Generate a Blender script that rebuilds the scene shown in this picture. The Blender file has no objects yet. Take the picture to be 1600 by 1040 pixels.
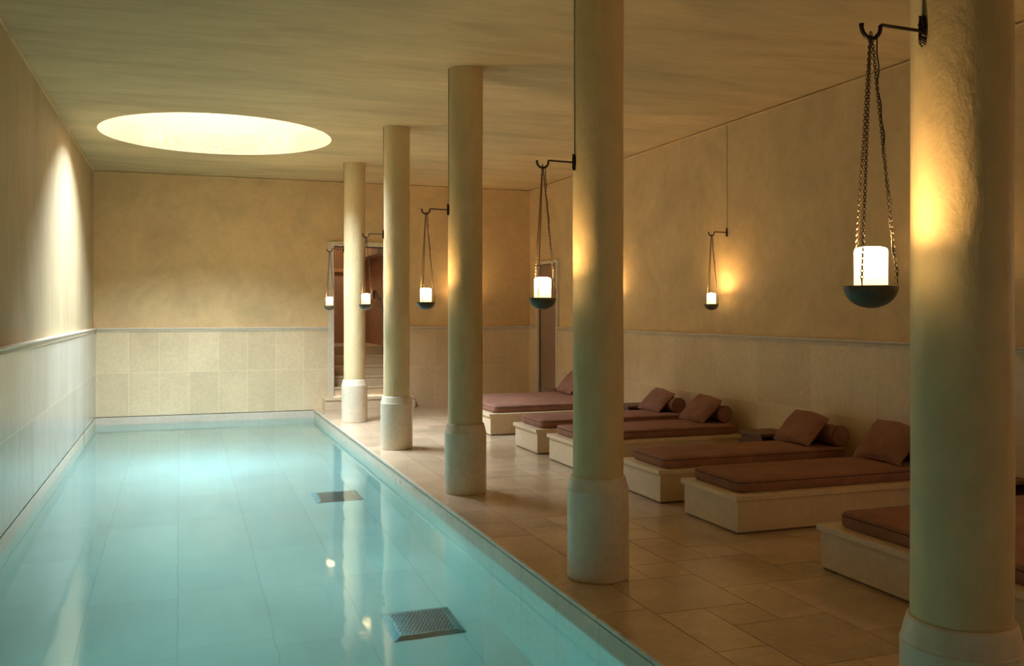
import bpy, bmesh, math, random
from mathutils import Vector, Matrix, noise
R = math.radians
PI = math.pi
scene = bpy.context.scene
COL = scene.collection

# ------------------------------------------------------------------ camera, sky, big lights, exposure
F_PX, VPX, HY, EYE = 1455.0, 281.0, 485.5, 1.5
YAW = math.atan((800 - VPX) / F_PX)
cam_data = bpy.data.cameras.new('camera')
cam_data.sensor_fit = 'HORIZONTAL'
cam_data.sensor_width = 36.0
cam_data.lens = 36.0 * F_PX / 1600.0
cam_data.shift_y = (HY - 520.0) / 1600.0
cam_data.clip_start = 0.05
cam = bpy.data.objects.new('camera', cam_data)
COL.objects.link(cam)
cam.location = (0, 0, EYE)
cam.rotation_euler = (R(90), 0, -YAW)
scene.camera = cam

world = bpy.data.worlds.new('world')
scene.world = world
world.use_nodes = True
bg = world.node_tree.nodes['Background']
bg.inputs[0].default_value = (0.68, 0.84, 1.0, 1)
bg.inputs[1].default_value = 84.0

SKY = (0.416, 11.17, 1.27)          # centre x, y and radius of the round rooflight
CEIL = 3.5
WELL = 1.64                          # height of the rooflight shaft

def area(name, loc, rot, size, power, color, shape='SQUARE', size_y=None):
    l = bpy.data.lights.new(name, 'AREA')
    l.shape = shape; l.size = size
    if size_y: l.size_y = size_y
    l.energy = power; l.color = color
    o = bpy.data.objects.new(name, l)
    COL.objects.link(o); o.location = loc; o.rotation_euler = rot
    return o
portal = area('sky_portal', (SKY[0], SKY[1], CEIL + WELL), (0, 0, 0), 2 * SKY[2], 1, (1, 1, 1), 'DISK')
portal.data.cycles.is_portal = True

# fill lights added under water, without fixtures (near end wall of the pool and along it)
POOLC = (0.70, 0.98, 1.0)
area('pool_fill_light', (0.4, -1.0, -0.75), (R(90), 0, 0), 1.6, 9, POOLC, 'RECTANGLE', 0.5)
area('pool_fill_light', (1.35, 6.75, -0.20), (0, 0, 0), 0.30, 3, POOLC, 'DISK')
area('pool_fill_light', (0.35, 11.6, -0.20), (0, 0, 0), 1.6, 26, (0.50, 0.80, 1.0), 'DISK')  # added blue fill, strengthens the daylight under the rooflight
area('pool_fill_light', (0.35, 8.0, -0.20), (0, 0, 0), 1.4, 4, POOLC, 'DISK')
area('pool_fill_light', (-0.2, 8.8, -0.27), (0, R(-50), 0), 0.3, 20, (0.50, 0.95, 0.97), 'RECTANGLE', 9.0)  # added strip, brightens the right pool wall under water
area('pool_fill_light', (-1.05, 3.9, -0.75), (0, R(-90), 0), 0.35, 13, (0.50, 1.0, 0.97), 'RECTANGLE', 3.6)  # added out of view to light the right pool wall
# warm fill added for unseen lanterns behind the camera and right of the frame
def point(name, loc, power, color, r=0.05):
    l = bpy.data.lights.new(name, 'POINT'); l.energy = power; l.color = color; l.shadow_soft_size = r
    o = bpy.data.objects.new(name, l); COL.objects.link(o); o.location = loc
WARM = (1.0, 0.76, 0.50)
for p_ in ((5.28, 2.7, 1.64), (5.28, 0.0, 1.64)):
    point('unseen_lantern_fill', p_, 15, WARM)
area('stair_lamp', (2.6, 16.0, 3.2), (0, 0, 0), 0.4, 12, (1.0, 0.78, 0.50), 'DISK')

vs = scene.view_settings
vs.view_transform = 'Standard'
vs.look = 'None'
vs.exposure = 0.1
vs.gamma = 1.0
vs.use_curve_mapping = False
cy = scene.cycles
cy.use_denoising = True
cy.max_bounces = 12
cy.diffuse_bounces = 6
cy.glossy_bounces = 5
cy.transmission_bounces = 8
cy.sample_clamp_indirect = 6.0
cy.caustics_reflective = True
cy.caustics_refractive = True
cy.blur_glossy = 0.5

# ------------------------------------------------------------------ materials
def lin(r, g, b):
    def c(v):
        v /= 255.0
        return v / 12.92 if v <= 0.04045 else ((v + 0.055) / 1.055) ** 2.4
    return (c(r), c(g), c(b), 1)

class NT:
    def __init__(s, name):
        s.m = bpy.data.materials.new(name); s.m.use_nodes = True
        s.t = s.m.node_tree; s.n = s.t.nodes
        s.p = s.n['Principled BSDF']; s.out = s.n['Material Output']
    def node(s, typ, **kw):
        n = s.n.new(typ)
        for k, v in kw.items():
            if k.startswith('i_'):
                key = k[2:]
                key = int(key) if key.isdigit() else key.replace('_', ' ')
                n.inputs[key].default_value = v
            else: setattr(n, k, v)
        return n
    def link(s, a, b): s.t.links.new(a, b)
    def coords(s, scale=(1, 1, 1), rot=(0, 0, 0)):
        g = s.node('ShaderNodeNewGeometry')
        mp = s.node('ShaderNodeMapping'); mp.inputs['Scale'].default_value = scale
        mp.inputs['Rotation'].default_value = rot
        s.link(g.outputs['Position'], mp.inputs[0]); return mp.outputs[0]
    def noise(s, vec, scale, detail=5, rough=0.55, dist=0.0):
        n = s.node('ShaderNodeTexNoise'); n.inputs['Scale'].default_value = scale
        n.inputs['Detail'].default_value = detail; n.inputs['Roughness'].default_value = rough
        n.inputs['Distortion'].default_value = dist
        s.link(vec, n.inputs['Vector']); return n.outputs['Fac']
    def ramp(s, fac, stops):
        r = s.node('ShaderNodeValToRGB')
        e = r.color_ramp.elements
        while len(e) > 1: e.remove(e[-1])
        e[0].position, e[0].color = stops[0]
        for p, c in stops[1:]:
            q = e.new(p); q.color = c
        s.link(fac, r.inputs[0]); return r.outputs[0]
    def mix(s, fac, a, b, mode='MIX'):
        m = s.node('ShaderNodeMix', data_type='RGBA', blend_type=mode)
        if isinstance(fac, float): m.inputs[0].default_value = fac
        else: s.link(fac, m.inputs[0])
        for v, i in ((a, 6), (b, 7)):
            if isinstance(v, tuple): m.inputs[i].default_value = v
            else: s.link(v, m.inputs[i])
        return m.outputs[2]
    def bump(s, h, strength, dist=0.01, normal=None):
        b = s.node('ShaderNodeBump'); b.inputs['Strength'].default_value = strength
        b.inputs['Distance'].default_value = dist
        s.link(h, b.inputs['Height'])
        if normal: s.link(normal, b.inputs['Normal'])
        return b.outputs[0]
    def math(s, op, a, b=None):
        m = s.node('ShaderNodeMath', operation=op)
        for v, i in ((a, 0), (b, 1)):
            if v is None: continue
            if isinstance(v, (int, float)): m.inputs[i].default_value = v
            else: s.link(v, m.inputs[i])
        return m.outputs[0]

def g(v, k): return (v[0] * k, v[1] * k, v[2] * k, 1)

def plaster(name, col, stretch=(1, 1, 1), var=0.16, rough=0.75, bump=0.25):
    t = NT(name)
    v = t.coords(stretch)
    n1 = t.noise(v, 1.3, 8, 0.62, 0.6)
    n2 = t.noise(v, 9.0, 6, 0.6, 0.3)
    c1 = t.ramp(n1, [(0.30, g(col, 1 - var)), (0.52, col), (0.72, g(col, 1 + var * 0.7))])
    c2 = t.ramp(n2, [(0.30, (0.93, 0.92, 0.90, 1)), (0.7, (1.05, 1.05, 1.05, 1))])
    t.link(t.mix(1.0, c1, c2, 'MULTIPLY'), t.p.inputs['Base Color'])
    t.p.inputs['Roughness'].default_value = rough
    n3 = t.noise(v, 28, 5, 0.6)
    h = t.math('ADD', t.math('MULTIPLY', n2, 1.0), t.math('MULTIPLY', n3, 0.35))
    t.link(t.bump(h, bump, 0.02), t.p.inputs['Normal'])
    return t.m

PL = (0.66, 0.45, 0.215, 1)
m_wall = plaster('ochre_plaster', PL)
m_wall_left_dim = plaster('ochre_plaster_left_dim', (0.45, 0.34, 0.185, 1), (1, 1, 0.35), 0.16, 0.7)  # same plaster made darker, the left wall's dimmer light put in its colour
m_ceil = plaster('ceiling_plaster', (0.56, 0.41, 0.205, 1), (0.45, 1.9, 1), 0.22, 0.8, 0.35)
m_well_dim = plaster('shaft_plaster_dim', (0.19, 0.092, 0.027, 1), (1, 1, 1), 0.05)  # room plaster darkened, rooflight glare held down in the colour
m_shaft = plaster('column_plaster', (0.62, 0.475, 0.25, 1), (1.5, 1.5, 0.8), 0.10, 0.65, 0.35)
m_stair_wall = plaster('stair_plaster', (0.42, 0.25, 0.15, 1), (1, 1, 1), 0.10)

def grid_line(t, coord, period, offset, width):
    """1 on a joint line, 0 elsewhere, along one coordinate"""
    a = t.math('DIVIDE', t.math('SUBTRACT', coord, offset), period)
    fr = t.math('ABSOLUTE', t.math('SUBTRACT', t.math('FRACT', t.math('ADD', a, 1000.5)), 0.5))
    return t.math('LESS_THAN', fr, width / period / 2)

def stone(name, col, rough=0.5, joints=(), joint_col=None, var=0.10, streak=(1, 1, 1), spots=True, bump=0.12, cells=None):
    """limestone; joints = list of (axis, period, offset, width)"""
    t = NT(name)
    v = t.coords(streak)
    n1 = t.noise(v, 2.2, 7, 0.6, 0.4)
    n2 = t.noise(v, 22, 6, 0.65)
    c = t.ramp(n1, [(0.3, g(col, 1 - var)), (0.55, col), (0.75, g(col, 1 + var * 0.7))])
    c = t.mix(1.0, c, t.ramp(n2, [(0.3, (0.90, 0.89, 0.87, 1)), (0.65, (1.04, 1.04, 1.04, 1))]), 'MULTIPLY')
    if spots:
        vo = t.node('ShaderNodeTexVoronoi', feature='F1'); vo.inputs['Scale'].default_value = 34
        t.link(t.coords(), vo.inputs['Vector'])
        nn = t.noise(t.coords(), 7, 2)
        sp = t.math('MULTIPLY', t.math('LESS_THAN', vo.outputs['Distance'], 0.13), t.math('GREATER_THAN', nn, 0.60))
        c = t.mix(t.math('MULTIPLY', sp, 0.45), c, g(col, 0.45))
    geo = t.node('ShaderNodeNewGeometry')
    sep = t.node('ShaderNodeSeparateXYZ'); t.link(geo.outputs['Position'], sep.inputs[0])
    if cells:   # slight tone change from slab to slab
        (ax, pa, oa), (bx, pb, ob) = cells
        fa = t.math('FLOOR', t.math('DIVIDE', t.math('SUBTRACT', sep.outputs[ax], oa), pa))
        fb = t.math('FLOOR', t.math('DIVIDE', t.math('SUBTRACT', sep.outputs[bx], ob), pb))
        cb = t.node('ShaderNodeCombineXYZ'); t.link(fa, cb.inputs[0]); t.link(fb, cb.inputs[1])
        wn = t.node('ShaderNodeTexWhiteNoise', noise_dimensions='3D'); t.link(cb.outputs[0], wn.inputs['Vector'])
        c = t.mix(1.0, c, t.ramp(wn.outputs['Value'], [(0, (0.91, 0.90, 0.89, 1)), (1, (1.06, 1.06, 1.06, 1))]), 'MULTIPLY')
    hj = None
    for ax, per, off, w in joints:
        j = grid_line(t, sep.outputs[ax], per, off, w)
        c = t.mix(t.math('MULTIPLY', j, 0.75), c, joint_col or g(col, 1.15))
        hj = j if hj is None else t.math('MAXIMUM', hj, j)
    t.link(c, t.p.inputs['Base Color'])
    rr = t.math('ADD', t.math('MULTIPLY', n1, 0.16), rough - 0.08)
    t.link(rr, t.p.inputs['Roughness'])
    h = n2
    if hj is not None: h = t.math('SUBTRACT', n2, t.math('MULTIPLY', hj, 1.2))
    t.link(t.bump(h, bump, 0.006), t.p.inputs['Normal'])
    return t.m

ST = (0.70, 0.53, 0.32, 1)
m_dado_back = stone('dado_stone_back', ST, 0.45, [(0, 0.412, -0.693, 0.006), (2, 3.0, 0.61, 0.006)], g(ST, 1.25), cells=((0, 0.412, -0.693), (2, 0.62, -0.01)))
m_dado_left_cool = stone('dado_stone_left_cool', (0.50, 0.47, 0.385, 1), 0.22, [(1, 0.84, 14.43, 0.005), (2, 3.0, 0.61, 0.007)], g(ST, 1.2), streak=(1, 1, 0.3), cells=((1, 0.84, 14.43), (2, 0.62, -0.01)), bump=0.18)  # greyer copy of the dado stone, cool sky reflection put in its colour
m_dado_right = stone('dado_stone_right', ST, 0.45, [(1, 0.84, 13.0, 0.004), (2, 3.0, 0.59, 0.006)], g(ST, 1.2), cells=((1, 0.84, 13.0), (2, 0.60, -0.01)))
m_trim = stone('moulding_stone', (0.68, 0.57, 0.42, 1), 0.4, spots=False)
m_base = stone('column_base_stone', (0.65, 0.55, 0.40, 1), 0.38, var=0.12)
m_plat = stone('platform_stone', (0.66, 0.52, 0.34, 1), 0.45, [(0, 0.60, 4.10, 0.003)], g(ST, 0.9), var=0.08)
m_slab = stone('platform_top_stone', (0.68, 0.53, 0.34, 1), 0.4, var=0.06)
m_floor = stone('floor_stone', (0.56, 0.415, 0.27, 1), 0.12, var=0.20, bump=0.45)
m_grout = stone('floor_grout', (0.22, 0.15, 0.09, 1), 0.7, spots=False)
m_coping = stone('coping_stone', (0.60, 0.50, 0.38, 1), 0.3, [(1, 0.55, 0.30, 0.007)], g(ST, 0.42), spots=False)
m_step = stone('step_stone', (0.62, 0.47, 0.30, 1), 0.45, spots=False)
PT = (0.66, 0.69, 0.60, 1)

def pool_tile():
    t = NT('pool_floor_stone')
    geo = t.node('ShaderNodeNewGeometry'); sep = t.node('ShaderNodeSeparateXYZ')
    t.link(geo.outputs['Position'], sep.inputs[0])
    v = t.coords((1, 0.5, 1))
    n1 = t.noise(v, 2.0, 6, 0.6, 0.3)
    c = t.ramp(n1, [(0.3, g(PT, 0.92)), (0.55, PT), (0.75, g(PT, 1.05))])
    col = t.math('FLOOR', t.math('DIVIDE', t.math('SUBTRACT', sep.outputs[0], -0.015), 0.565))
    shift = t.math('MULTIPLY', t.math('FRACT', t.math('MULTIPLY', t.math('ADD', col, 50.0), 0.5)), 0.24)
    yy = t.math('ADD', sep.outputs[1], shift)
    jx = grid_line(t, sep.outputs[0], 0.565, -0.015, 0.005)
    jy = grid_line(t, yy, 1.0, 5.93, 0.004)
    j = t.math('MAXIMUM', jx, jy)
    cb = t.node('ShaderNodeCombineXYZ'); t.link(col, cb.inputs[0])
    t.link(t.math('FLOOR', t.math('SUBTRACT', yy, 5.93)), cb.inputs[1])
    wn = t.node('ShaderNodeTexWhiteNoise', noise_dimensions='3D'); t.link(cb.outputs[0], wn.inputs['Vector'])
    c = t.mix(1.0, c, t.ramp(wn.outputs['Value'], [(0, (0.95, 0.95, 0.95, 1)), (1, (1.04, 1.04, 1.04, 1))]), 'MULTIPLY')
    c = t.mix(t.math('MULTIPLY', j, 0.6), c, g(PT, 0.5))
    t.link(c, t.p.inputs['Base Color'])
    t.p.inputs['Roughness'].default_value = 0.5
    return t.m
m_pool_floor = pool_tile()
m_pool_side = stone('pool_side_stone', PT, 0.5, [(1, 0.55, 0.30, 0.005), (2, 3.0, -0.47, 0.005)], g(PT, 0.6), spots=False, var=0.05)
m_pool_end = stone('pool_end_stone', PT, 0.5, [(0, 0.565, -0.015, 0.005), (2, 3.0, -0.47, 0.005)], g(PT, 0.6), spots=False, var=0.05)

def simple(name, col, rough=0.5, metal=0.0, bump=None, spec=None):
    t = NT(name)
    v = t.coords()
    n = t.noise(v, 40, 4)
    t.link(t.ramp(n, [(0.3, g(col, 0.8)), (0.7, g(col, 1.15))]), t.p.inputs['Base Color'])
    t.p.inputs['Roughness'].default_value = rough
    t.p.inputs['Metallic'].default_value = metal
    if spec is not None: t.p.inputs['Specular IOR Level'].default_value = spec
    if bump: t.link(t.bump(t.noise(v, 90, 4), bump, 0.003), t.p.inputs['Normal'])
    return t.m
m_iron = simple('dark_iron', (0.030, 0.024, 0.018, 1), 0.42, 0.7, 0.4)
m_chain = simple('chain_bronze', (0.10, 0.070, 0.040, 1), 0.35, 0.9)
m_cord = simple('dark_cord', (0.02, 0.016, 0.012, 1), 0.6)
m_bowl = simple('bronze_bowl', (0.125, 0.10, 0.065, 1), 0.45, 0.3, 0.15)
m_cable = simple('cable_channel', (0.28, 0.21, 0.12, 1), 0.5, 0.2)
m_steel = simple('drain_steel', (0.30, 0.33, 0.33, 1), 0.30, 0.9)
m_hole_shade = simple('drain_hole_shade', (0.02, 0.025, 0.025, 1), 0.9)
m_table = simple('brown_table_wood', (0.15, 0.075, 0.05, 1), 0.6, 0, 0.2)
m_slat = simple('slat_wood', (0.50, 0.25, 0.11, 1), 0.55)
m_door = simple('brown_door', (0.30, 0.19, 0.12, 1), 0.6)
m_gap_shade = simple('gap_shade', (0.015, 0.012, 0.01, 1), 0.9)

def fabric():
    t = NT('brown_linen')
    v = t.coords()
    col = (0.30, 0.145, 0.092, 1)
    n1 = t.noise(v, 3.5, 6, 0.6, 0.5); n2 = t.noise(v, 60, 4, 0.7)
    c = t.ramp(n1, [(0.3, g(col, 0.78)), (0.55, col), (0.75, g(col, 1.25))])
    c = t.mix(1.0, c, t.ramp(n2, [(0.3, (0.86, 0.86, 0.86, 1)), (0.7, (1.1, 1.1, 1.1, 1))]), 'MULTIPLY')
    t.link(c, t.p.inputs['Base Color'])
    t.p.inputs['Roughness'].default_value = 0.9
    t.p.inputs['Sheen Weight'].default_value = 0.0
    t.p.inputs['Sheen Roughness'].default_value = 0.5
    t.p.inputs['Specular IOR Level'].default_value = 0.2
    w = t.node('ShaderNodeTexWave', wave_type='BANDS', bands_direction='X'); w.inputs['Scale'].default_value = 90
    w2 = t.node('ShaderNodeTexWave', wave_type='BANDS', bands_direction='Y'); w2.inputs['Scale'].default_value = 90
    t.link(v, w.inputs['Vector']); t.link(v, w2.inputs['Vector'])
    h = t.math('ADD', t.math('MULTIPLY', t.math('ADD', w.outputs['Fac'], w2.outputs['Fac']), 0.1), t.math('MULTIPLY', n1, 1.5))
    t.link(t.bump(h, 0.35, 0.008), t.p.inputs['Normal'])
    return t.m
m_fabric = fabric()
m_piping = simple('dark_piping', (0.07, 0.034, 0.026, 1), 0.9)

def lamp_glass():
    t = NT('lit_alabaster_shade')
    tc = t.node('ShaderNodeTexCoord'); sep = t.node('ShaderNodeSeparateXYZ')
    t.link(tc.outputs['Object'], sep.inputs[0])
    mr = t.node('ShaderNodeMapRange'); mr.inputs['From Min'].default_value = 0.0; mr.inputs['From Max'].default_value = 0.13
    t.link(sep.outputs[2], mr.inputs['Value'])
    c = t.ramp(mr.outputs[0], [(0.0, (1.0, 0.60, 0.16, 1)), (0.25, (1.0, 0.62, 0.19, 1)), (0.55, (1.0, 0.70, 0.34, 1))])
    t.n.remove(t.p)
    e = t.node('ShaderNodeEmission'); t.link(c, e.inputs[0])
    st_ = t.node('ShaderNodeMapRange'); st_.inputs['From Min'].default_value = 0.45; st_.inputs['From Max'].default_value = 1.0
    st_.inputs['To Min'].default_value = 4.2; st_.inputs['To Max'].default_value = 21.0
    t.link(mr.outputs[0], st_.inputs['Value']); t.link(st_.outputs[0], e.inputs[1])
    t.link(e.outputs[0], t.out.inputs[0])
    return t.m
LAMP = 1.0
m_lamp = lamp_glass()
def glow_mat():
    t = NT('lamp_uplight')  # extra emission added to send lantern light upward
    t.n.remove(t.p)
    e = t.node('ShaderNodeEmission'); e.inputs[0].default_value = (1.0, 0.62, 0.26, 1); e.inputs[1].default_value = 410.0
    t.link(e.outputs[0], t.out.inputs[0])
    return t.m
m_uplight = glow_mat()

def water():
    t = NT('pool_water')
    t.n.remove(t.p)
    gl = t.node('ShaderNodeBsdfGlass'); gl.inputs['IOR'].default_value = 1.333; gl.inputs['Roughness'].default_value = 0.06
    gl.inputs['Color'].default_value = (1, 1, 1, 1)
    n1 = t.noise(t.coords((1, 0.55, 1)), 2.2, 3, 0.5)
    n2 = t.noise(t.coords((1, 0.6, 1)), 11, 2, 0.5)
    h = t.math('ADD', n1, t.math('MULTIPLY', n2, 0.06))
    t.link(t.bump(h, 0.22, 0.02), gl.inputs['Normal'])
    t.link(gl.outputs[0], t.out.inputs['Surface'])
    va = t.node('ShaderNodeVolumeAbsorption'); va.inputs['Color'].default_value = (0.30, 0.87, 0.95, 1)
    va.inputs['Density'].default_value = 0.25
    t.link(va.outputs[0], t.out.inputs['Volume'])
    return t.m
m_water = water()

# ------------------------------------------------------------------ mesh helpers
def obj(name, bm, mat, parent=None, smooth=False, loc=None, sharp=38):
    me = bpy.data.meshes.new(name)
    bmesh.ops.recalc_face_normals(bm, faces=bm.faces)
    bm.to_mesh(me); bm.free()
    if smooth:
        for p in me.polygons: p.use_smooth = True
        me.set_sharp_from_angle(angle=R(sharp))
    mats = mat if isinstance(mat, (list, tuple)) else [mat]
    for m in mats: me.materials.append(m)
    o = bpy.data.objects.new(name, me); COL.objects.link(o)
    if loc: o.location = loc
    if parent: o.parent = parent
    return o
def tag(o, label=None, cat=None, group=None, kind=None):
    if label: o['label'] = label
    if cat: o['category'] = cat
    if group: o['group'] = group
    if kind: o['kind'] = kind
    return o
def thing(name, label, cat, loc=(0, 0, 0), rz=0, group=None):
    o = bpy.data.objects.new(name, None); COL.objects.link(o)
    o.empty_display_size = 0.1
    o.location = loc; o.rotation_euler = (0, 0, rz)
    return tag(o, label, cat, group)
def struct(name, bm, mat, **k):
    return tag(obj(name, bm, mat, **k), kind='structure')
def copy_tree(o, parent=None):
    c = o.copy(); COL.objects.link(c); c.parent = parent
    for ch in list(o.children): copy_tree(ch, c)
    return c

def box(bm, x0, x1, y0, y1, z0, z1, bev=0.0, seg=2, mi=0):
    r = bmesh.ops.create_cube(bm, size=1.0)
    vs_ = r['verts']
    for v in vs_:
        v.co = Vector((x0 + (v.co.x + .5) * (x1 - x0), y0 + (v.co.y + .5) * (y1 - y0), z0 + (v.co.z + .5) * (z1 - z0)))
    fs = {f for v in vs_ for f in v.link_faces}
    for f in fs: f.material_index = mi
    if bev:
        es = {e for v in vs_ for e in v.link_edges}
        bmesh.ops.bevel(bm, geom=list(es), offset=bev, segments=seg, profile=0.5, affect='EDGES')
def nb(): return bmesh.new()
def boxes(*bs, bev=0.0):
    bm = nb()
    for b in bs: box(bm, *b, bev=bev)
    return bm
def lathe(bm, prof, seg=48, c=(0, 0, 0), cap=True):
    rings = []
    for r, z in prof:
        if r < 1e-6: rings.append([bm.verts.new((c[0], c[1], c[2] + z))])
        else: rings.append([bm.verts.new((c[0] + r * math.cos(2 * PI * i / seg), c[1] + r * math.sin(2 * PI * i / seg), c[2] + z)) for i in range(seg)])
    for a, b in zip(rings, rings[1:]):
        for i in range(seg):
            j = (i + 1) % seg
            if len(a) == 1 and len(b) == 1: continue
            if len(a) == 1: bm.faces.new((a[0], b[i], b[j]))
            elif len(b) == 1: bm.faces.new((a[i], a[j], b[0]))
            else: bm.faces.new((a[i], a[j], b[j], b[i]))
    if cap:
        for rg in (rings[0], rings[-1]):
            if len(rg) > 1: bm.faces.new(rg)
def tube(bm, pts, r, seg=8, closed=False):
    pts = [Vector(p) for p in pts]; n = len(pts)
    rad = r if isinstance(r, (list, tuple)) else [r] * n
    rings = []; ref = None
    for i, p in enumerate(pts):
        if closed: t_ = (pts[(i + 1) % n] - pts[i - 1])
        else: t_ = pts[min(i + 1, n - 1)] - pts[max(i - 1, 0)]
        t_.normalize()
        if ref is None:
            ref = Vector((0, 0, 1)) if abs(t_.z) < 0.9 else Vector((1, 0, 0))
        u = (ref - t_ * ref.dot(t_)).normalized(); w = t_.cross(u); ref = u
        rings.append([bm.verts.new(p + (u * math.cos(2 * PI * k / seg) + w * math.sin(2 * PI * k / seg)) * rad[i]) for k in range(seg)])
    m = n if closed else n - 1
    for i in range(m):
        a, b = rings[i], rings[(i + 1) % n]
        for k in range(seg):
            j = (k + 1) % seg; bm.faces.new((a[k], a[j], b[j], b[k]))
    if not closed:
        bm.faces.new(rings[0][::-1]); bm.faces.new(rings[-1])
def sweep(bm, prof, path):
    """prof: (outward, up) points; path: list of (pos, outward dir)"""
    rings = []
    for p, d in path:
        p = Vector(p); d = Vector(d)
        rings.append([bm.verts.new(p + d * a + Vector((0, 0, b))) for a, b in prof])
    n = len(prof)
    for a, b in zip(rings, rings[1:]):
        for k in range(n):
            j = (k + 1) % n; bm.faces.new((a[k], a[j], b[j], b[k]))
    bm.faces.new(rings[0][::-1]); bm.faces.new(rings[-1])

# ------------------------------------------------------------------ the room
XL, XR, YB, YN = -1.13, 5.45, 14.45, -1.6      # stone dado faces and the two end walls
PO = 0.03                                       # the plaster sits back from the stone
POOLX1 = 1.932
WZ, FZ = -0.125, -1.295
T = 0.25
DZ = 1.25
# plaster
struct('wall_left', boxes((XL - PO - T, XL - PO, YN - T, YB + PO, -0.02, CEIL + 0.02)), m_wall_left_dim)
DX0, DX1, DTOP = 2.24, 3.20, 2.50               # stair doorway
struct('wall_back', boxes((XL - PO - T, DX0, YB + PO, YB + PO + T, -0.02, CEIL + .02), (DX1, XR + PO + T, YB + PO, YB + PO + T, -0.02, CEIL + .02), (DX0, DX1, YB + PO, YB + PO + T, DTOP, CEIL + .02)), m_wall)
RY0, RY1, RTOP = 13.26, 14.04, 2.24             # door in the right wall
struct('wall_right', boxes((XR + PO, XR + PO + T, YN - T, RY0, -0.02, CEIL + .02), (XR + PO, XR + PO + T, RY1, YB + PO, -0.02, CEIL + .02), (XR + PO, XR + PO + T, RY0, RY1, RTOP, CEIL + .02)), m_wall)
struct('wall_near', boxes((XL - PO - T, XR + PO + T, YN - T, YN, -1.4, CEIL + .02)), m_wall)

# ceiling with the round opening
bm = nb()
x0, x1, y0, y1 = XL - PO - T, XR + PO + T, YN - T, YB + PO + T
N = 96
outer = []; inner = []
for i in range(N):
    a = 2 * PI * i / N
    dx, dy = math.cos(a), math.sin(a)
    tt = min([((x1 - SKY[0]) / dx) if dx > 1e-9 else 1e9, ((x0 - SKY[0]) / dx) if dx < -1e-9 else 1e9,
              ((y1 - SKY[1]) / dy) if dy > 1e-9 else 1e9, ((y0 - SKY[1]) / dy) if dy < -1e-9 else 1e9])
    outer.append(bm.verts.new((SKY[0] + dx * tt, SKY[1] + dy * tt, CEIL)))
    inner.append(bm.verts.new((SKY[0] + dx * SKY[2], SKY[1] + dy * SKY[2], CEIL)))
for i in range(N):
    j = (i + 1) % N
    bm.faces.new((inner[i], inner[j], outer[j], outer[i]))
# corners the fan leaves out
def cornerfill(cx_, cy_):
    best = sorted(range(N), key=lambda i: (outer[i].co.x - cx_) ** 2 + (outer[i].co.y - cy_) ** 2)
    sx = [i for i in best if abs(outer[i].co.x - cx_) < 1e-5][:1]; sy = [i for i in best if abs(outer[i].co.y - cy_) < 1e-5][:1]
    if sx and sy and sx[0] != sy[0]:
        c = bm.verts.new((cx_, cy_, CEIL)); bm.faces.new((outer[sx[0]], c, outer[sy[0]]))
for a_ in (x0, x1):
    for b_ in (y0, y1): cornerfill(a_, b_)
ret = bmesh.ops.extrude_face_region(bm, geom=list(bm.faces))
for e in ret['geom']:
    if isinstance(e, bmesh.types.BMVert): e.co.z += 0.25
struct('ceiling', bm, m_ceil)
# rooflight shaft
bm = nb()
ri, ro = SKY[2], SKY[2] + 0.12
lathe(bm, [(ri, 0.0), (ri, WELL), (ro, WELL), (ro, 0.0), (ri, 0.0)], 96, (SKY[0], SKY[1], CEIL + 0.001), cap=False)
w1 = struct('window_1', bm, m_well_dim, smooth=True)
bm = nb()
lathe(bm, [(ri - 0.035, WELL - 0.04), (ri - 0.035, WELL + 0.02), (ri + 0.02, WELL + 0.02), (ri + 0.02, WELL - 0.04), (ri - 0.035, WELL - 0.04)], 96, (SKY[0], SKY[1], CEIL), cap=False)
obj('window_frame', bm, m_trim, w1, smooth=True)

# cove bead where the walls meet the ceiling
bm = nb()
bead = [(0, 0), (0.014, 0.0), (0.016, 0.012), (0.006, 0.022), (0, 0.022)]
zc = CEIL - 0.026
sweep(bm, bead, [((XL - PO, YN, zc), (1, 0, 0)), ((XL - PO, YB + PO, zc), (1, 0, 0))]); struct('trim_1', bm, m_wall)
bm = nb(); sweep(bm, bead, [((XL - PO, YB + PO, zc), (0, -1, 0)), ((XR + PO, YB + PO, zc), (0, -1, 0))]); struct('trim_2', bm, m_wall)
bm = nb(); sweep(bm, bead, [((XR + PO, YB + PO, zc), (-1, 0, 0)), ((XR + PO, YN, zc), (-1, 0, 0))]); struct('trim_3', bm, m_wall)

# stone dado panels
struct('trim_4', boxes((XL - PO, XL, YN, YB + PO, -0.012, DZ - 0.05)), m_dado_left_cool)
struct('trim_5', boxes((XL, DX0 - 0.09, YB, YB + PO, -0.012, DZ - 0.05), (DX1 + 0.09, XR, YB, YB + PO, -0.012, DZ - 0.05)), m_dado_back)
struct('trim_6', boxes((XR, XR + PO, YN, RY0 - 0.06, -0.012, DZ - 0.05), (XR, XR + PO, RY1 + 0.06, YB + PO, -0.012, DZ - 0.05)), m_dado_right)
cap = [(-0.03, -0.052), (0.004, -0.052), (0.010, -0.048), (0.010, -0.041), (0.004, -0.037), (0.013, -0.033), (0.013, -0.027), (0.006, -0.024),
       (0.016, -0.020), (0.022, -0.006), (0.022, 0.0), (0.016, 0.004), (-0.03, 0.006)]
def capline(name, paths, mat=m_trim):
    bm = nb()
    for p in paths: sweep(bm, cap, p)
    return struct(name, bm, mat)
capline('trim_7', [[((XL, YN, DZ), (1, 0, 0)), ((XL, YB, DZ), (1, 0, 0))]])
capline('trim_8', [[((XL, YB, DZ), (0, -1, 0)), ((DX0 - 0.09, YB, DZ), (0, -1, 0))], [((DX1 + 0.09, YB, DZ), (0, -1, 0)), ((XR, YB, DZ), (0, -1, 0))]])
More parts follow.
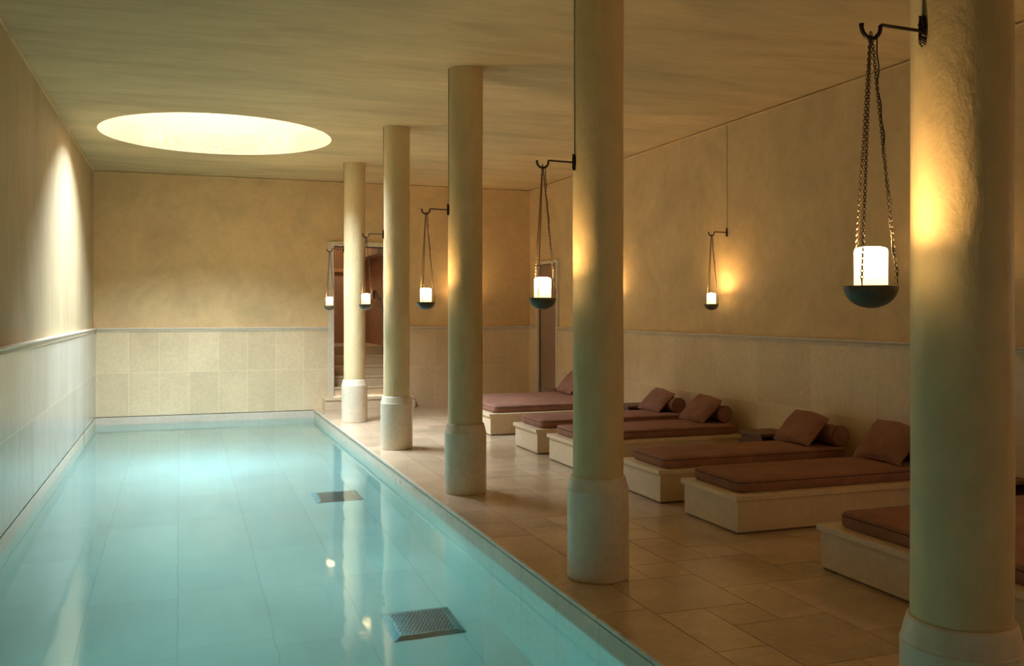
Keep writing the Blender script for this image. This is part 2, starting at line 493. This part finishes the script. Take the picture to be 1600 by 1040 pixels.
capline('trim_9', [[((XR, YN, DZ), (-1, 0, 0)), ((XR, RY0 - 0.06, DZ), (-1, 0, 0))], [((XR, RY1 + 0.06, DZ), (-1, 0, 0)), ((XR, YB, DZ), (-1, 0, 0))]])

# pool basin
struct('wall_pool_left', boxes((XL - PO - T, XL - 0.012, YN, YB + PO + T, FZ - 0.2, -0.022), (XL - PO, XL, YN, YB, WZ - 0.5, -0.022), (XL - PO, XL + 0.0005, YN, YB, FZ, WZ - 0.5)), m_pool_side)
struct('wall_pool_back', boxes((XL, POOLX1 + 0.1, YB, YB + T, FZ - 0.2, -0.022)), m_pool_end)
struct('wall_pool_right', boxes((POOLX1, POOLX1 + 0.16, YN, YB + T, FZ - 0.2, WZ + 0.02)), m_pool_side)
struct('wall_pool_near', boxes((XL - 0.02, POOLX1 + 0.1, YN - 0.2, YN, FZ - 0.2, 0.0)), m_pool_end)
struct('floor_pool', boxes((XL - 0.1, POOLX1 + 0.1, YN - 0.1, YB + 0.2, FZ - 0.2, FZ)), m_pool_floor)
# waterline band: dry stone strip at left and back, coping at right
struct('trim_10', boxes((XL - PO, XL + 0.001, YN, YB, WZ - 0.03, -0.022)), m_coping)
struct('trim_11', boxes((XL, POOLX1 + 0.02, YB - 0.001, YB + PO, WZ - 0.03, -0.022)), m_coping)
struct('trim_12', boxes((POOLX1 - 0.001, POOLX1 + 0.16, YN, YB, WZ - 0.03, -0.035), (POOLX1 - 0.010, POOLX1 + 0.005, YN, YB + 0.02, -0.022, 0.0)), m_coping)
# water body, its sides buried in the stone
bm = nb()
box(bm, XL - 0.008, POOLX1 + 0.01, YN - 0.01, YB + 0.01, FZ - 0.01, WZ)
tag(obj('pool_water', bm, m_water), 'clear turquoise water filling the long pool', 'water', kind='stuff')

# deck floor: modular stone slabs on a bed of grout
MX, MY, X0g, Y0g = 0.27, 0.2745, 2.22, 3.28
bm = nb(); box(bm, POOLX1 + 0.01, XR + PO + .05, YN, YB + PO + .05, -0.10, -0.0025); struct('floor_bed', bm, m_grout)
known = [(0, 3, 2, 5), (0, 5, 1, 6), (1, 5, 2, 6), (2, 2, 3, 4), (0, 1, 1, 3), (1, 2, 2, 3), (1, 0, 3, 2), (3, 1, 5, 4), (2, 4, 4, 6), (4, 4, 5, 5),
         (4, 5, 6, 7), (2, 6, 3, 8), (3, 6, 4, 7), (0, 6, 2, 8), (3, 7, 5, 10), (3, 0, 4, 1), (5, 3, 7, 5), (0, 8, 1, 10), (1, 8, 3, 9), (0, -1, 1, 1)]
NI = 12; J0 = -18; J1 = 41
occ = {}
slabs = []
for s_ in known:
    slabs.append(s_)
    for i in range(s_[0], s_[2]):
        for j in range(s_[1], s_[3]): occ[(i, j)] = 1
rnd = random.Random(7)
shapes = [(2, 3), (3, 2), (2, 2), (1, 2), (2, 1), (1, 1), (3, 3), (2, 3), (3, 2)]
for j in range(J0, J1):
    for i in range(NI):
        if (i, j) in occ: continue
        opts = shapes[:]; rnd.shuffle(opts); opts.append((1, 1))
        for w, h_ in opts:
            if i + w > NI or j + h_ > J1: continue
            if all((i + a, j + b) not in occ for a in range(w) for b in range(h_)):
                for a in range(w):
                    for b in range(h_): occ[(i + a, j + b)] = 1
                slabs.append((i, j, i + w, j + h_)); break
bm = nb()
gp = 0.0028
def slab(a0, a1, b0, b1):
    a1 = min(a1, XR + PO); b1 = min(b1, YB + PO)
    if a1 - a0 < 0.02 or b1 - b0 < 0.02: return
    box(bm, a0 + gp, a1 - gp, b0 + gp, b1 - gp, -0.03, rnd.uniform(-0.0004, 0.0004))
for (i0, j0, i1, j1) in slabs:
    slab(X0g + i0 * MX, X0g + i1 * MX + (0.05 if i1 == NI else 0), max(YN, Y0g + j0 * MY), Y0g + j1 * MY)
yb = YN + 0.3
while yb < YB:
    L_ = rnd.choice([0.55, 0.82, 1.1]); slab(POOLX1 + 0.0035, X0g, yb, min(yb + L_, YB + PO)); yb += L_
fl = struct('floor', bm, m_floor)
# slab-to-slab tone: colour attribute read by the floor material
me = fl.data
ca = me.color_attributes.new('slab_tone', 'FLOAT_COLOR', 'CORNER')
r2 = random.Random(3)
for k in range(0, len(me.polygons), 6):
    v = r2.uniform(0.86, 1.06)
    for p in me.polygons[k:k + 6]:
        for li in p.loop_indices: ca.data[li].color = (v, v * 0.99, v * 0.97, 1)
nt = m_floor.node_tree
at_ = nt.nodes.new('ShaderNodeVertexColor'); at_.layer_name = 'slab_tone'
mx = nt.nodes.new('ShaderNodeMix'); mx.data_type = 'RGBA'; mx.blend_type = 'MULTIPLY'; mx.inputs[0].default_value = 1
pb = nt.nodes['Principled BSDF']; src = pb.inputs['Base Color'].links[0].from_socket
nt.links.new(src, mx.inputs[6]); nt.links.new(at_.outputs[0], mx.inputs[7]); nt.links.new(mx.outputs[2], pb.inputs['Base Color'])

# ------------------------------------------------------------------ stair doorway and steps
bm = nb()
yc = YB - 0.012
box(bm, DX0 - 0.09, DX0, yc, YB + PO + T, 0.17, DTOP + 0.07, bev=0.004)
box(bm, DX1, DX1 + 0.09, yc, YB + PO + T, 0.17, DTOP + 0.07, bev=0.004)
box(bm, DX0 + 0.0005, DX1 - 0.0005, yc, YB + PO + T, DTOP, DTOP + 0.07, bev=0.004)
box(bm, DX0 - 0.075, DX0 - 0.062, yc - 0.006, yc, 0.17, DTOP + 0.06)
struct('door_1', bm, m_trim)
st = thing('staircase', 'pale stone steps rising through the doorway in the back wall', 'stairs', (2.7, YB, 0))
sx0, sx1 = DX0 - 0.05, DX1 + 0.05
def step(xa, xb, ya, yb_, z0, z1):
    bm = nb(); box(bm, xa - 2.7, xb - 2.7, ya - YB, yb_ - YB, z0, z1 - 0.028)
    box(bm, xa - 2.7, xb - 2.7, ya - YB - 0.015, yb_ - YB, z1 - 0.028, z1, bev=0.006)
    obj('step', bm, m_step, st)
step(2.06, 3.45, 14.15, YB, 0.001, 0.172)
zs = [0.32, 0.47, 0.62, 0.77, 0.92]
SB = YB + 0.001
for k, z in enumerate(zs):
    ya = SB + 0.25 * k + (0.02 if k == 0 else 0)
    step(DX0 + 0.002, DX1 - 0.002, ya, ya + 0.25 if k < 4 else 16.89, 0.172 if k == 0 else 0.1, z)
# stairwell shell
SX0, SX1 = DX0 - 0.12, DX1 + 0.12
ysw = YB + PO + T
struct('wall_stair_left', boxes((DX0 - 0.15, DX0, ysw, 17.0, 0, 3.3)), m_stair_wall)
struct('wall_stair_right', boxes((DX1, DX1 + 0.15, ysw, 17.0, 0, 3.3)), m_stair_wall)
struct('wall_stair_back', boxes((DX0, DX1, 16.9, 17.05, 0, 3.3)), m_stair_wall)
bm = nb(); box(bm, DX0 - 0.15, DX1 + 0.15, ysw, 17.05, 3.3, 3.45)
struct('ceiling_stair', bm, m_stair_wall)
gr = thing('slatted_screen', 'brown wooden slatted panel high behind the stair doorway', 'screen', (2.60, 16.86, 2.34))
bm = nb(); box(bm, -0.30, 0.36, -0.02, 0.03, 0.38, 0.44); obj('top_rail', bm, m_slat, gr)
bm = nb(); box(bm, -0.30, 0.36, -0.02, 0.03, -0.14, -0.08); obj('bottom_rail', bm, m_slat, gr)
bm = nb(); box(bm, -0.30, 0.36, 0.01, 0.03, -0.08, 0.38); obj('backing', bm, m_gap_shade, gr)  # near-black sheet, paints the shade between the slats
for k in range(18):
    bm = nb(); box(bm, -0.292 + 0.036 * k, -0.270 + 0.036 * k, -0.012, 0.009, -0.08, 0.38); obj('slat', bm, m_slat, gr)
struct('trim_13', boxes((2.98, DX1 - 0.001, ysw, 16.899, 2.42, 2.62)), m_stair_wall)
hr = thing('handrail', 'dark metal handrail climbing the stair wall behind the doorway', 'handrail', (DX1 - 0.06, YB + .3, 1.2))
bm = nb()
tube(bm, [(0, -0.1, -0.02), (0, 0.0, 0.05), (0, 0.4, 0.29), (0, 0.95, 0.62), (0, 1.02, 0.65), (0, 1.08, 0.63), (0, 1.10, 0.57), (0, 1.07, 0.52)], 0.016, 8); obj('rail', bm, m_iron, hr, smooth=True)
for yy, zz in ((0.25, 0.20), (0.85, 0.56)):
    bm = nb(); tube(bm, [(0, yy, zz), (0.03, yy, zz - 0.05), (0.062, yy, zz - 0.05)], 0.008, 6); obj('support', bm, m_iron, hr, smooth=True)

# door in the right wall
bm = nb()
xa = XR - 0.012
box(bm, xa, XR + PO + T, RY0 - 0.06, RY0, 0, RTOP + 0.05, bev=0.004)
box(bm, xa, XR + PO + T, RY1, RY1 + 0.06, 0, RTOP + 0.05, bev=0.004)
box(bm, xa, XR + PO + T, RY0 + 0.0005, RY1 - 0.0005, RTOP, RTOP + 0.05, bev=0.004)
d2 = struct('door_2', bm, m_trim)
obj('door_leaf', boxes((XR + 0.045, XR + 0.085, RY0 + 0.03, RY1 - 0.004, 0.01, RTOP - 0.004), bev=0.002), m_door, d2)
obj('door_gap_shade', boxes((XR + 0.10, XR + 0.14, RY0 + 0.001, RY1 - 0.001, 0.0, RTOP - 0.001)), m_gap_shade, d2)  # near-black sheet behind the leaf, paints the shade in the gap

# ------------------------------------------------------------------ columns
CX, CY1, CSP, CR, BR = 2.233, 12.623, 2.605, 0.1435, 0.1745
col_y = [CY1 - CSP * k for k in range(5)]
col_labels = ['smallest and farthest round plaster column, in front of the stair doorway, pale base',
              'second farthest round plaster column on a squat stone base by the pool edge',
              'middle round plaster column of the row, directly left of the double daybed at the back',
              'tall round plaster column second nearest the camera, lit amber on its left side',
              'nearest and thickest round plaster column, at the right of the photo']
proto = thing('column', col_labels[0], 'column', (CX, col_y[0], 0), 0, 'round columns along the pool')
bm = nb()
prof = []
nz = 60
seg = 64
rings = []
for k in range(nz + 1):
    z = 0.56 + (CEIL + 0.03 - 0.56) * k / nz
    rr_ = CR * (1 + 0.004 * math.sin(z * 2.1))
    ring = []
    for i in range(seg):
        a = 2 * PI * i / seg
        n = noise.noise(Vector((math.cos(a) * 1.2, math.sin(a) * 1.2, z * 1.3))) * 0.0035
        ring.append(bm.verts.new(((rr_ + n) * math.cos(a), (rr_ + n) * math.sin(a), z)))
    rings.append(ring)
for a, b in zip(rings, rings[1:]):
    for i in range(seg):
        j = (i + 1) % seg; bm.faces.new((a[i], a[j], b[j], b[i]))
obj('shaft', bm, m_shaft, proto, smooth=True)
bm = nb()
lathe(bm, [(BR - 0.004, 0.0005), (BR, 0.006), (BR, 0.497), (BR - 0.003, 0.502), (CR + 0.012, 0.566), (CR + 0.007, 0.573), (CR - 0.02, 0.575), (CR - 0.05, 0.56)], 64)
obj('base', bm, m_base, proto, smooth=True, sharp=14)
for k in range(1, 5):
    c = copy_tree(proto); c.location = (CX, col_y[k], 0); c['label'] = col_labels[k]

# ------------------------------------------------------------------ brackets and lanterns
def bracket_proto():
    t = thing('wall_bracket', '', 'bracket')
    bm = nb()      # arm and hook; origin at the plate, arm runs to -X
    pts = [(0.0, 0, 0), (-0.06, 0, 0.001), (-0.12, 0, 0.002), (-0.155, 0, 0.003)]
    cx_, rr_ = -0.194, 0.034
    for k in range(0, 13):
        a = R(20 - k * (220 / 12.0)) if False else R(8 - k * 16.5)
        pts.append((cx_ + rr_ * math.cos(a), 0, -0.006 + rr_ * math.sin(a)))
    n = len(pts)
    tube(bm, pts, [0.0052] * 4 + [0.0062] * (n - 5) + [0.0075], 8)
    obj('hook', bm, m_iron, t, smooth=True)
    bm = nb()      # rough forged plate with leaf-like ridges
    rr = random.Random(5)
    for q in range(-7, 7):
        z = q * 0.0062 + 0.003
        w = 0.012 * (1 - abs(q / 9.0) ** 2) + 0.002
        for s in (-1, 1):
            p0 = Vector((-0.002, 0, z)); p1 = Vector((-0.008 - rr.random() * 0.003, s * w * 0.6, z + 0.004)); p2 = Vector((0.0, s * w, z - 0.004))
            tube(bm, [p0, p1, p2], [0.0045, 0.0042, 0.002], 6)
    box(bm, -0.003, 0.004, -0.007, 0.007, -0.042, 0.040, bev=0.0015)
    obj('plate', bm, m_iron, t, smooth=True)
    bm = nb(); tube(bm, [(-0.002, 0, 0.03), (-0.002, 0, CEIL - 2.333 - 0.002)], 0.0026, 6)
    obj('cable', bm, m_cable, t, smooth=True)
    return t
BZ = 2.333
bp = bracket_proto()

AP = (0, 0, -0.0)
LT = 2.296          # height at which the chains hang on the hook
RIM = 1.572
def lantern_proto():
    """origin at the bowl's bottom"""
    z0 = 1.508
    t = thing('hanging_lantern', '', 'lantern')
    bm = nb()
    # open bowl with wall thickness
    outp = []; inp = []
    Rb, Hb = 0.0765, RIM - z0
    for k in range(0, 13):
        a = R(90 * k / 12.0)
        outp.append((Rb * math.sin(a), Hb * (1 - math.cos(a) ** 1.0)))
    for k in range(12, -1, -1):
        a = R(90 * k / 12.0)
        inp.append(((Rb - 0.005) * math.sin(a), 0.006 + (Hb - 0.004) * (1 - math.cos(a))))
    lathe(bm, outp + inp, 40, cap=False)
    obj('bowl', bm, m_bowl, t, smooth=True)
    for nm in (0,):
        bm = nb()
        rs, zt = 0.0465, 0.128
        lathe(bm, [(0, 0.0), (rs - 0.004, 0.0), (rs, 0.004), (rs, zt - 0.010), (rs - 0.003, zt - 0.003), (rs - 0.010, zt), (rs - 0.011, zt - 0.004)], 32, cap=False)
        obj('shade', bm, m_lamp, t, smooth=True, loc=(0, 0, 0.050 - 0.002))
        bm = nb(); lathe(bm, [(rs - 0.011, zt - 0.003), (rs - 0.014, zt - 0.001), (0.028, zt + 0.0015), (0.014, zt + 0.0025), (0, zt + 0.003)], 24, cap=False)
        obj('uplight_cap', bm, m_uplight, t, loc=(0, 0, 0.048))  # glowing cap added at the shade's rim to light ceiling and columns
    top = LT - z0
    view = -YAW
    for ang in (8, -110, 130):
        a = R(ang) + 0.0
        b = Vector((0.071 * math.cos(a), 0.071 * math.sin(a), RIM - z0 + 0.004))
        bm = nb()
        # handle ring on the rim
        d = Vector((math.cos(a), math.sin(a), 0))
        tube(bm, [b + d * 0.003 + Vector((0, 0, -0.010)), b + Vector((0, 0, 0.004)), b - d * 0.001 + Vector((0, 0, 0.014)), b - d * 0.004 + Vector((0, 0, 0.003)), b + d * 0.0 + Vector((0, 0, -0.008))], 0.0016, 5)
        p0 = b + Vector((0, 0, 0.012)); p1 = Vector((0.003 * math.cos(a), 0.003 * math.sin(a), top))
        L = (p1 - p0).length; n = int(L / 0.0088); ax = (p1 - p0).normalized()
        u = ax.cross(Vector((0.3, 1, 0))).normalized(); w = ax.cross(u)
        for k in range(n + 1):
            c = p0 + ax * (L * k / n)
            s1 = u if k % 2 else w
            ring = []
            for q in range(8):
                th_ = 2 * PI * q / 8
                ring.append(c + ax * (0.0066 * math.cos(th_)) + s1 * (0.0045 * math.sin(th_)))
            tube(bm, ring, 0.00135, 4, closed=True)
        obj('chain', bm, m_chain, t, smooth=True)
    # ring over the hook
    bm = nb(); tube(bm, [(0.013 * math.cos(q * PI / 6) * 0.25, 0.0105 * math.cos(q * PI / 6), top + 0.006 + 0.011 * math.sin(q * PI / 6)) for q in range(12)], 0.0016, 5, closed=True)
    obj('ring', bm, m_iron, t, smooth=True)
    # power cord winding down one chain
    a = R(8); b = Vector((0.071 * math.cos(a), 0.071 * math.sin(a), RIM - z0 + 0.01)); p1 = Vector((0.012, 0, top + 0.01))
    pts = []; rr = random.Random(2); 
    for k in range(60):
        f = k / 59.0
        p = p1.lerp(b, f)
        wob = 0.003 * math.sin(f * 21) + 0.0025 * math.sin(f * 47 + 1) - (0.004 * math.sin(PI * f))
        pts.append(p + Vector((wob, 0.006 * math.cos(f * 33), 0)))
    bm = nb(); tube(bm, pts, 0.0021, 6); obj('cord', bm, m_cord, t, smooth=True)
    return t
lp = lantern_proto()

GB, GL = 'iron hook brackets holding the lanterns', 'bowl lanterns hanging on three chains'
spots = []
lab_col = ['farthest column, by the stair doorway', 'second farthest column', 'middle column of the row', 'second nearest column', 'nearest column, largest in the photo']
lx = CX - CR
for k in range(5): spots.append(((lx, col_y[k]), 0, 'the ' + lab_col[k]))
spots += [((XR + PO, 8.554), 0, 'the right wall between the two nearest columns'),
          ((XR + PO, 5.45), 0, 'the right wall behind the nearest column'),
          ((XR + PO, 11.2), 0, 'the right wall behind the second nearest column'),
          ((4.28, YB + PO), R(90), 'the back wall behind the middle column')]
for i, ((x, y), rz, where) in enumerate(spots):
    b = bp if i == 0 else copy_tree(bp)
    b.location = (x, y, BZ); b.rotation_euler = (0, 0, rz)
    b['label'] = ('dark iron hook bracket on ' + where); b['group'] = GB
    l = lp if i == 0 else copy_tree(lp)
    dx = -0.194
    l.location = (x + dx * math.cos(rz), y + dx * math.sin(rz), 1.508)
    l.rotation_euler = (0, 0, -math.atan2(l.location.x, l.location.y))
    l['label'] = ('lit bowl lantern hung on chains from ' + where); l['group'] = GL

# ------------------------------------------------------------------ daybeds
def mattress_mesh(lx_, ly_, h_, seed):
    """rounded, slightly domed cushion, origin at bottom centre"""
    bm = nb()
    nx, ny = max(20, int(lx_ / 0.045)), max(12, int(ly_ / 0.045))
    r = 0.035
    def shape(u, v, top):
        x = u * lx_ / 2; y = v * ly_ / 2
        ex = lx_ / 2 - abs(x); ey = ly_ / 2 - abs(y)
        z = 0
        if top:
            n = noise.noise(Vector((x * 2.2 + seed * 7, y * 2.4, seed))) * 0.007 + noise.noise(Vector((x * 7 + seed, y * 7, 3))) * 0.0018
            edge = min(1.0, max(0, min(ex, ey)) / 0.10)
            z = h_ + 0.012 * edge + n * edge
        return Vector((x, y, z))
    def param(k, n):     # denser near edges
        t_ = -1 + 2 * k / n
        return math.copysign(abs(t_) ** 0.8, t_)
    T_ = [[bm.verts.new(shape(param(i, nx), param(j, ny), True)) for j in range(ny + 1)] for i in range(nx + 1)]
    for i in range(nx):
        for j in range(ny): bm.faces.new((T_[i][j], T_[i + 1][j], T_[i + 1][j + 1], T_[i][j + 1]))
    border = [T_[i][0] for i in range(nx)] + [T_[nx][j] for j in range(ny)] + [T_[i][ny] for i in range(nx, 0, -1)] + [T_[0][j] for j in range(ny, 0, -1)]
    # round the corners in plan and build the sides
    rc = 0.05
    def plan(p, inset):
        hx, hy = lx_ / 2 - inset, ly_ / 2 - inset
        x = max(-hx, min(hx, p.x)); y = max(-hy, min(hy, p.y))
        cx_, cy_ = hx - rc, hy - rc
        if abs(x) > cx_ and abs(y) > cy_:
            d = Vector((abs(x) - cx_, abs(y) - cy_)); 
            if d.length > 1e-6:
                s = min(1.0, rc / d.length); 
                x = math.copysign(cx_ + d.x * s, x); y = math.copysign(cy_ + d.y * s, y)
        return x, y
    for i in range(nx + 1):
        for j in range(ny + 1):
            p = T_[i][j].co; x, y = plan(p, 0.010); p.x, p.y = x, y
    prev = border
    levels = [(0.004, -0.006), (0.0, -0.018), (-0.003, -h_ * 0.5), (0.0, -h_ + 0.014), (0.006, -h_ + 0.003), (0.014, -h_)]
    base_xy = [(v.co.x, v.co.y) for v in border]
    for inset, dz in levels:
        ring = []
        for v, (bx_, by_) in zip(border, base_xy):
            sc = Vector((bx_, by_))
            hx, hy = lx_ / 2 - 0.010, ly_ / 2 - 0.010
            fx, fy = (lx_ / 2 - inset) / hx, (ly_ / 2 - inset) / hy
            wob = noise.noise(Vector((bx_ * 4 + seed, by_ * 4, dz * 8))) * 0.003
            ring.append(bm.verts.new((bx_ * fx + wob, by_ * fy + wob, h_ + dz)))
        m = len(ring)
        for k in range(m):
            j = (k + 1) % m; bm.faces.new((prev[k], prev[j], ring[j], ring[k]))
        prev = ring
    bm.faces.new(prev)
    loop = [(bx_ * (lx_ / 2 + 0.001) / (lx_ / 2 - 0.010), by_ * (ly_ / 2 + 0.001) / (ly_ / 2 - 0.010), h_ - 0.020) for bx_, by_ in base_xy]
    return bm, loop

def pillow_mesh(w, h_, th_, seed):
    """lies in XZ plane: width along Y, height along Z, thickness X; origin at the middle of the bottom edge"""
    bm = nb(); n = 22
    front, back = {}, {}
    for i in range(n + 1):
        for j in range(n + 1):
            u = -1 + 2 * i / n; v = -1 + 2 * j / n
            ed = (1 - abs(u) ** 2.6) * (1 - abs(v) ** 2.6)
            pin = 1 - 0.035 * (1 - abs(u) ** 2) * (abs(v) ** 3); pin2 = 1 - 0.035 * (1 - abs(v) ** 2) * (abs(u) ** 3)
            y = u * w / 2 * pin2; z = v * h_ / 2 * pin
            t_ = th_ / 2 * max(0, ed) ** 0.5
            z -= 0.045 * max(0, -u) * max(0, v)
            wr = noise.noise(Vector((u * 2.1 + seed * 3, v * 2.3, seed))) * 0.012 * max(0, ed) ** 0.5
            wr += noise.noise(Vector((u * 6 + seed, v * 6, seed * 2))) * 0.003
            border = i in (0, n) or j in (0, n)
            sag = 0.008 * math.sin(u * 3 + seed)
            f = bm.verts.new((-t_ - wr, y, z + h_ / 2 + sag * 0.5))
            front[(i, j)] = f
            back[(i, j)] = f if border else bm.verts.new((t_ - wr * 0.4, y, z + h_ / 2 + sag * 0.5))
    for i in range(n):
        for j in range(n):
            for d in (front, back):
                vv = [d[(i, j)], d[(i + 1, j)], d[(i + 1, j + 1)], d[(i, j + 1)]]
                bm.faces.new(vv if d is front else vv[::-1])
    return bm

PX0, PX1, PH = 3.495, 5.305, 0.262
def daybed(y0, y1, my0, my1, label, mlabel, seed):
    t = thing('stone_platform', label, 'daybed platform', ((PX0 + PX1) / 2, (y0 + y1) / 2, 0), 0, 'low stone daybed platforms')
    hx, hy = (PX1 - PX0) / 2, (y1 - y0) / 2
    bm = nb(); box(bm, -hx + 0.022, hx - 0.02, -hy + 0.018, hy - 0.018, 0.014, PH - 0.0345, bev=0.002)
    obj('body', bm, m_plat, t)
    bm = nb(); box(bm, -hx + 0.035, hx - 0.035, -hy + 0.032, hy - 0.032, 0.001, 0.016); obj('plinth', bm, m_grout, t)  # recessed toe-kick in dark grout colour, its shadow gap painted in
    bm = nb(); box(bm, -hx, hx, -hy, hy, PH - 0.036, PH, bev=0.004); obj('top_slab', bm, m_slab, t)
    mx0, mx1 = 3.572, PX1 - 0.01
    bm, loop = mattress_mesh(mx1 - mx0, my1 - my0, 0.086, seed)
    m = obj('mattress', bm, m_fabric, smooth=True, loc=((mx0 + mx1) / 2, (my0 + my1) / 2, PH + 0.001))
    tag(m, mlabel, 'mattress', 'brown daybed mattresses')
    bm = nb(); tube(bm, loop, 0.0030, 5, closed=True); obj('piping', bm, m_piping, m, smooth=True)

daybed(2.80, 4.521, 2.86, 4.42, 'wide pale stone platform nearest the camera, partly behind the nearest column', 'wide brown mattress nearest the camera, partly behind the nearest column', 1)
daybed(5.346, 6.080, 5.425, 6.04, 'low pale stone platform second from the camera, with its front corner fully visible', 'brown mattress on the second platform from the camera, beside the nearest column', 2)
daybed(6.412, 7.100, 6.445, 7.02, 'narrow pale stone platform just right of the foot of the second nearest column', 'brown mattress on the third platform from the camera, just behind the second one', 3)
daybed(8.02, 8.755, 8.07, 8.71, 'low pale stone platform passing behind the second nearest column, nearer of the two', 'brown mattress passing behind the second nearest column, nearer of the two', 4)
daybed(9.055, 9.765, 9.10, 9.72, 'pale stone platform passing behind the second nearest column, farther of the two', 'brown mattress passing behind the second nearest column, farther of the two', 5)
daybed(10.61, 12.33, 10.68, 12.27, 'wide pale stone platform farthest back, right of the middle column', 'wide brown mattress farthest back, near the right wall door', 6)

MT = PH + 0.001 + 0.086 + 0.012
def bolster(x, y0, y1, label, rz=0.0, r=0.086):
    bm = nb(); L = (y1 - y0)
    prof = [(0, 0), (r - 0.02, 0.0), (r - 0.004, 0.004), (r, 0.012), (r + 0.001, L * 0.5), (r, L - 0.012), (r - 0.004, L - 0.004), (r - 0.02, L), (0, L)]
    lathe(bm, prof, 40, cap=False)
    for v in bm.verts:
        c = v.co.copy(); v.co = Vector((c.x, c.z - L / 2, c.y))
        v.co.z += noise.noise(Vector((v.co.x * 8, v.co.y * 6, v.co.z * 8))) * 0.004
    o = obj('bolster', bm, m_fabric, smooth=True, loc=(x, (y0 + y1) / 2, MT + r - 0.006))
    o.rotation_euler = (0, 0, rz)
    tag(o, label, 'bolster', 'round brown bolsters')
    for yy in (-L / 2 + 0.006, L / 2 - 0.006):
        bm = nb()
        tube(bm, [((r - 0.001) * math.cos(q * PI / 16), yy, (r - 0.001) * math.sin(q * PI / 16)) for q in range(32)], 0.003, 5, closed=True)
        obj('piping', bm, m_piping, o, smooth=True)
def pillow(x, yc_, w, h_, tilt, label, seed, rz=0.0, th_=0.125):
    bm = pillow_mesh(w, h_, th_, seed)
    o = obj('pillow', bm, m_fabric, smooth=True, loc=(x, yc_, MT + 0.004))
    o.rotation_euler = (0, R(tilt), rz)
    tag(o, label, 'pillow', 'square brown pillows')

bolster(5.26, 5.50, 5.98, 'brown bolster at the head of the second daybed from the camera, mostly behind its pillow')
pillow(4.985, 5.745, 0.51, 0.37, 41, 'brown pillow cut off by the left side of the nearest column', 2)
bolster(5.26, 6.475, 6.96, 'brown round bolster showing its round end, right of the low brown table')
pillow(4.965, 6.775, 0.50, 0.36, 45, 'brown pillow immediately right of the low brown table', 3)
bolster(5.26, 8.25, 8.62, 'brown round bolster just left of the low brown table')
pillow(4.975, 8.46, 0.50, 0.36, 46, 'brown pillow in front of the bolster left of the low brown table', 4)
bolster(5.26, 9.18, 9.66, 'brown bolster between the two pillows right of the second nearest column', )
pillow(5.03, 9.50, 0.50, 0.34, 47, 'brown pillow immediately right of the second nearest column', 5)
pillow(5.00, 11.93, 0.52, 0.38, 42, 'brown pillow on the farthest daybed, left of the second nearest column', 6)

# low side tables
def table_proto():
    t = thing('side_table', '', 'table')
    w = 0.37
    bm = nb(); box(bm, -w / 2, w / 2, -w / 2, w / 2, 0.335, 0.362, bev=0.003); obj('tabletop', bm, m_table, t)
    for sx_ in (-1, 1):
        bm = nb(); xc_ = sx_ * (w / 2 - 0.03)
        box(bm, xc_ - 0.009, xc_ + 0.009, -w / 2 + 0.02, w / 2 - 0.02, 0.0, 0.334, bev=0.002); obj('side_panel', bm, m_table, t)
    bm = nb(); box(bm, -w / 2 + 0.040, w / 2 - 0.040, -w / 2 + 0.03, w / 2 - 0.03, 0.12, 0.138); obj('shelf', bm, m_table, t)
    bm = nb(); box(bm, -w / 2 + 0.040, w / 2 - 0.040, w / 2 - 0.045, w / 2 - 0.03, 0.139, 0.334); obj('back_panel', bm, m_table, t)
    return t
tp = table_proto()
tabs = [((5.225, 7.49), 'low brown side table near the right wall, between the two round bolster ends'),
        ((5.225, 4.92), 'low dark side table just visible at the right edge of the photo'),
        ((5.225, 10.20), 'low brown side table just right of the second nearest column, behind the pillow'),
        ((5.262, 12.60), 'low brown side table beyond the farthest daybed, by the right wall door')]
for i, (p, lb) in enumerate(tabs):
    t = tp if i == 0 else copy_tree(tp)
    t.location = (p[0], p[1], 0.0); t['label'] = lb; t['group'] = 'low side tables between the daybeds'

# ------------------------------------------------------------------ drain covers on the pool floor
def drain_proto():
    t = thing('drain_cover', '', 'drain')
    w, w2, hz = 0.23, 0.185, 0.035
    bm = nb()
    vo = [bm.verts.new((sx_ * w, sy_ * w, 0.001)) for sx_, sy_ in ((-1, -1), (1, -1), (1, 1), (-1, 1))]
    vm = [bm.verts.new((sx_ * w, sy_ * w, 0.006)) for sx_, sy_ in ((-1, -1), (1, -1), (1, 1), (-1, 1))]
    vi = [bm.verts.new((sx_ * w2, sy_ * w2, hz)) for sx_, sy_ in ((-1, -1), (1, -1), (1, 1), (-1, 1))]
    for k in range(4):
        j = (k + 1) % 4; bm.faces.new((vo[k], vo[j], vm[j], vm[k])); bm.faces.new((vm[k], vm[j], vi[j], vi[k]))
    bm.faces.new(vi); bm.faces.new(vo[::-1])
    obj('rim', bm, m_steel, t)
    bm = nb()
    n = 14; st_ = 2 * (w2 - 0.012) / n
    for i in range(n):
        for j in range(n):
            cx_ = -w2 + 0.012 + st_ * (i + .5) + (st_ * .25 if j % 2 else -st_ * .25); cy_ = -w2 + 0.012 + st_ * (j + .5)
            lathe(bm, [(0.0085, 0.0), (0.0065, 0.004), (0.0, 0.004)], 8, (cx_, cy_, hz + 0.0002), cap=False)  # near-black studs, the dark of the holes put in their colour
    for f in bm.faces: f.material_index = 0
    o = obj('perforated_plate', bm, m_hole_shade, t)
    return t
def hole_studs(): pass
dp = drain_proto()
dp.location = (1.475, 5.868, FZ); dp['label'] = 'square perforated metal drain cover on the pool floor, nearer one'; dp['group'] = 'drain covers on the pool floor'
d2_ = copy_tree(dp); d2_.location = (1.492, 9.457, FZ); d2_['label'] = 'square perforated metal drain cover on the pool floor, farther and smaller one'
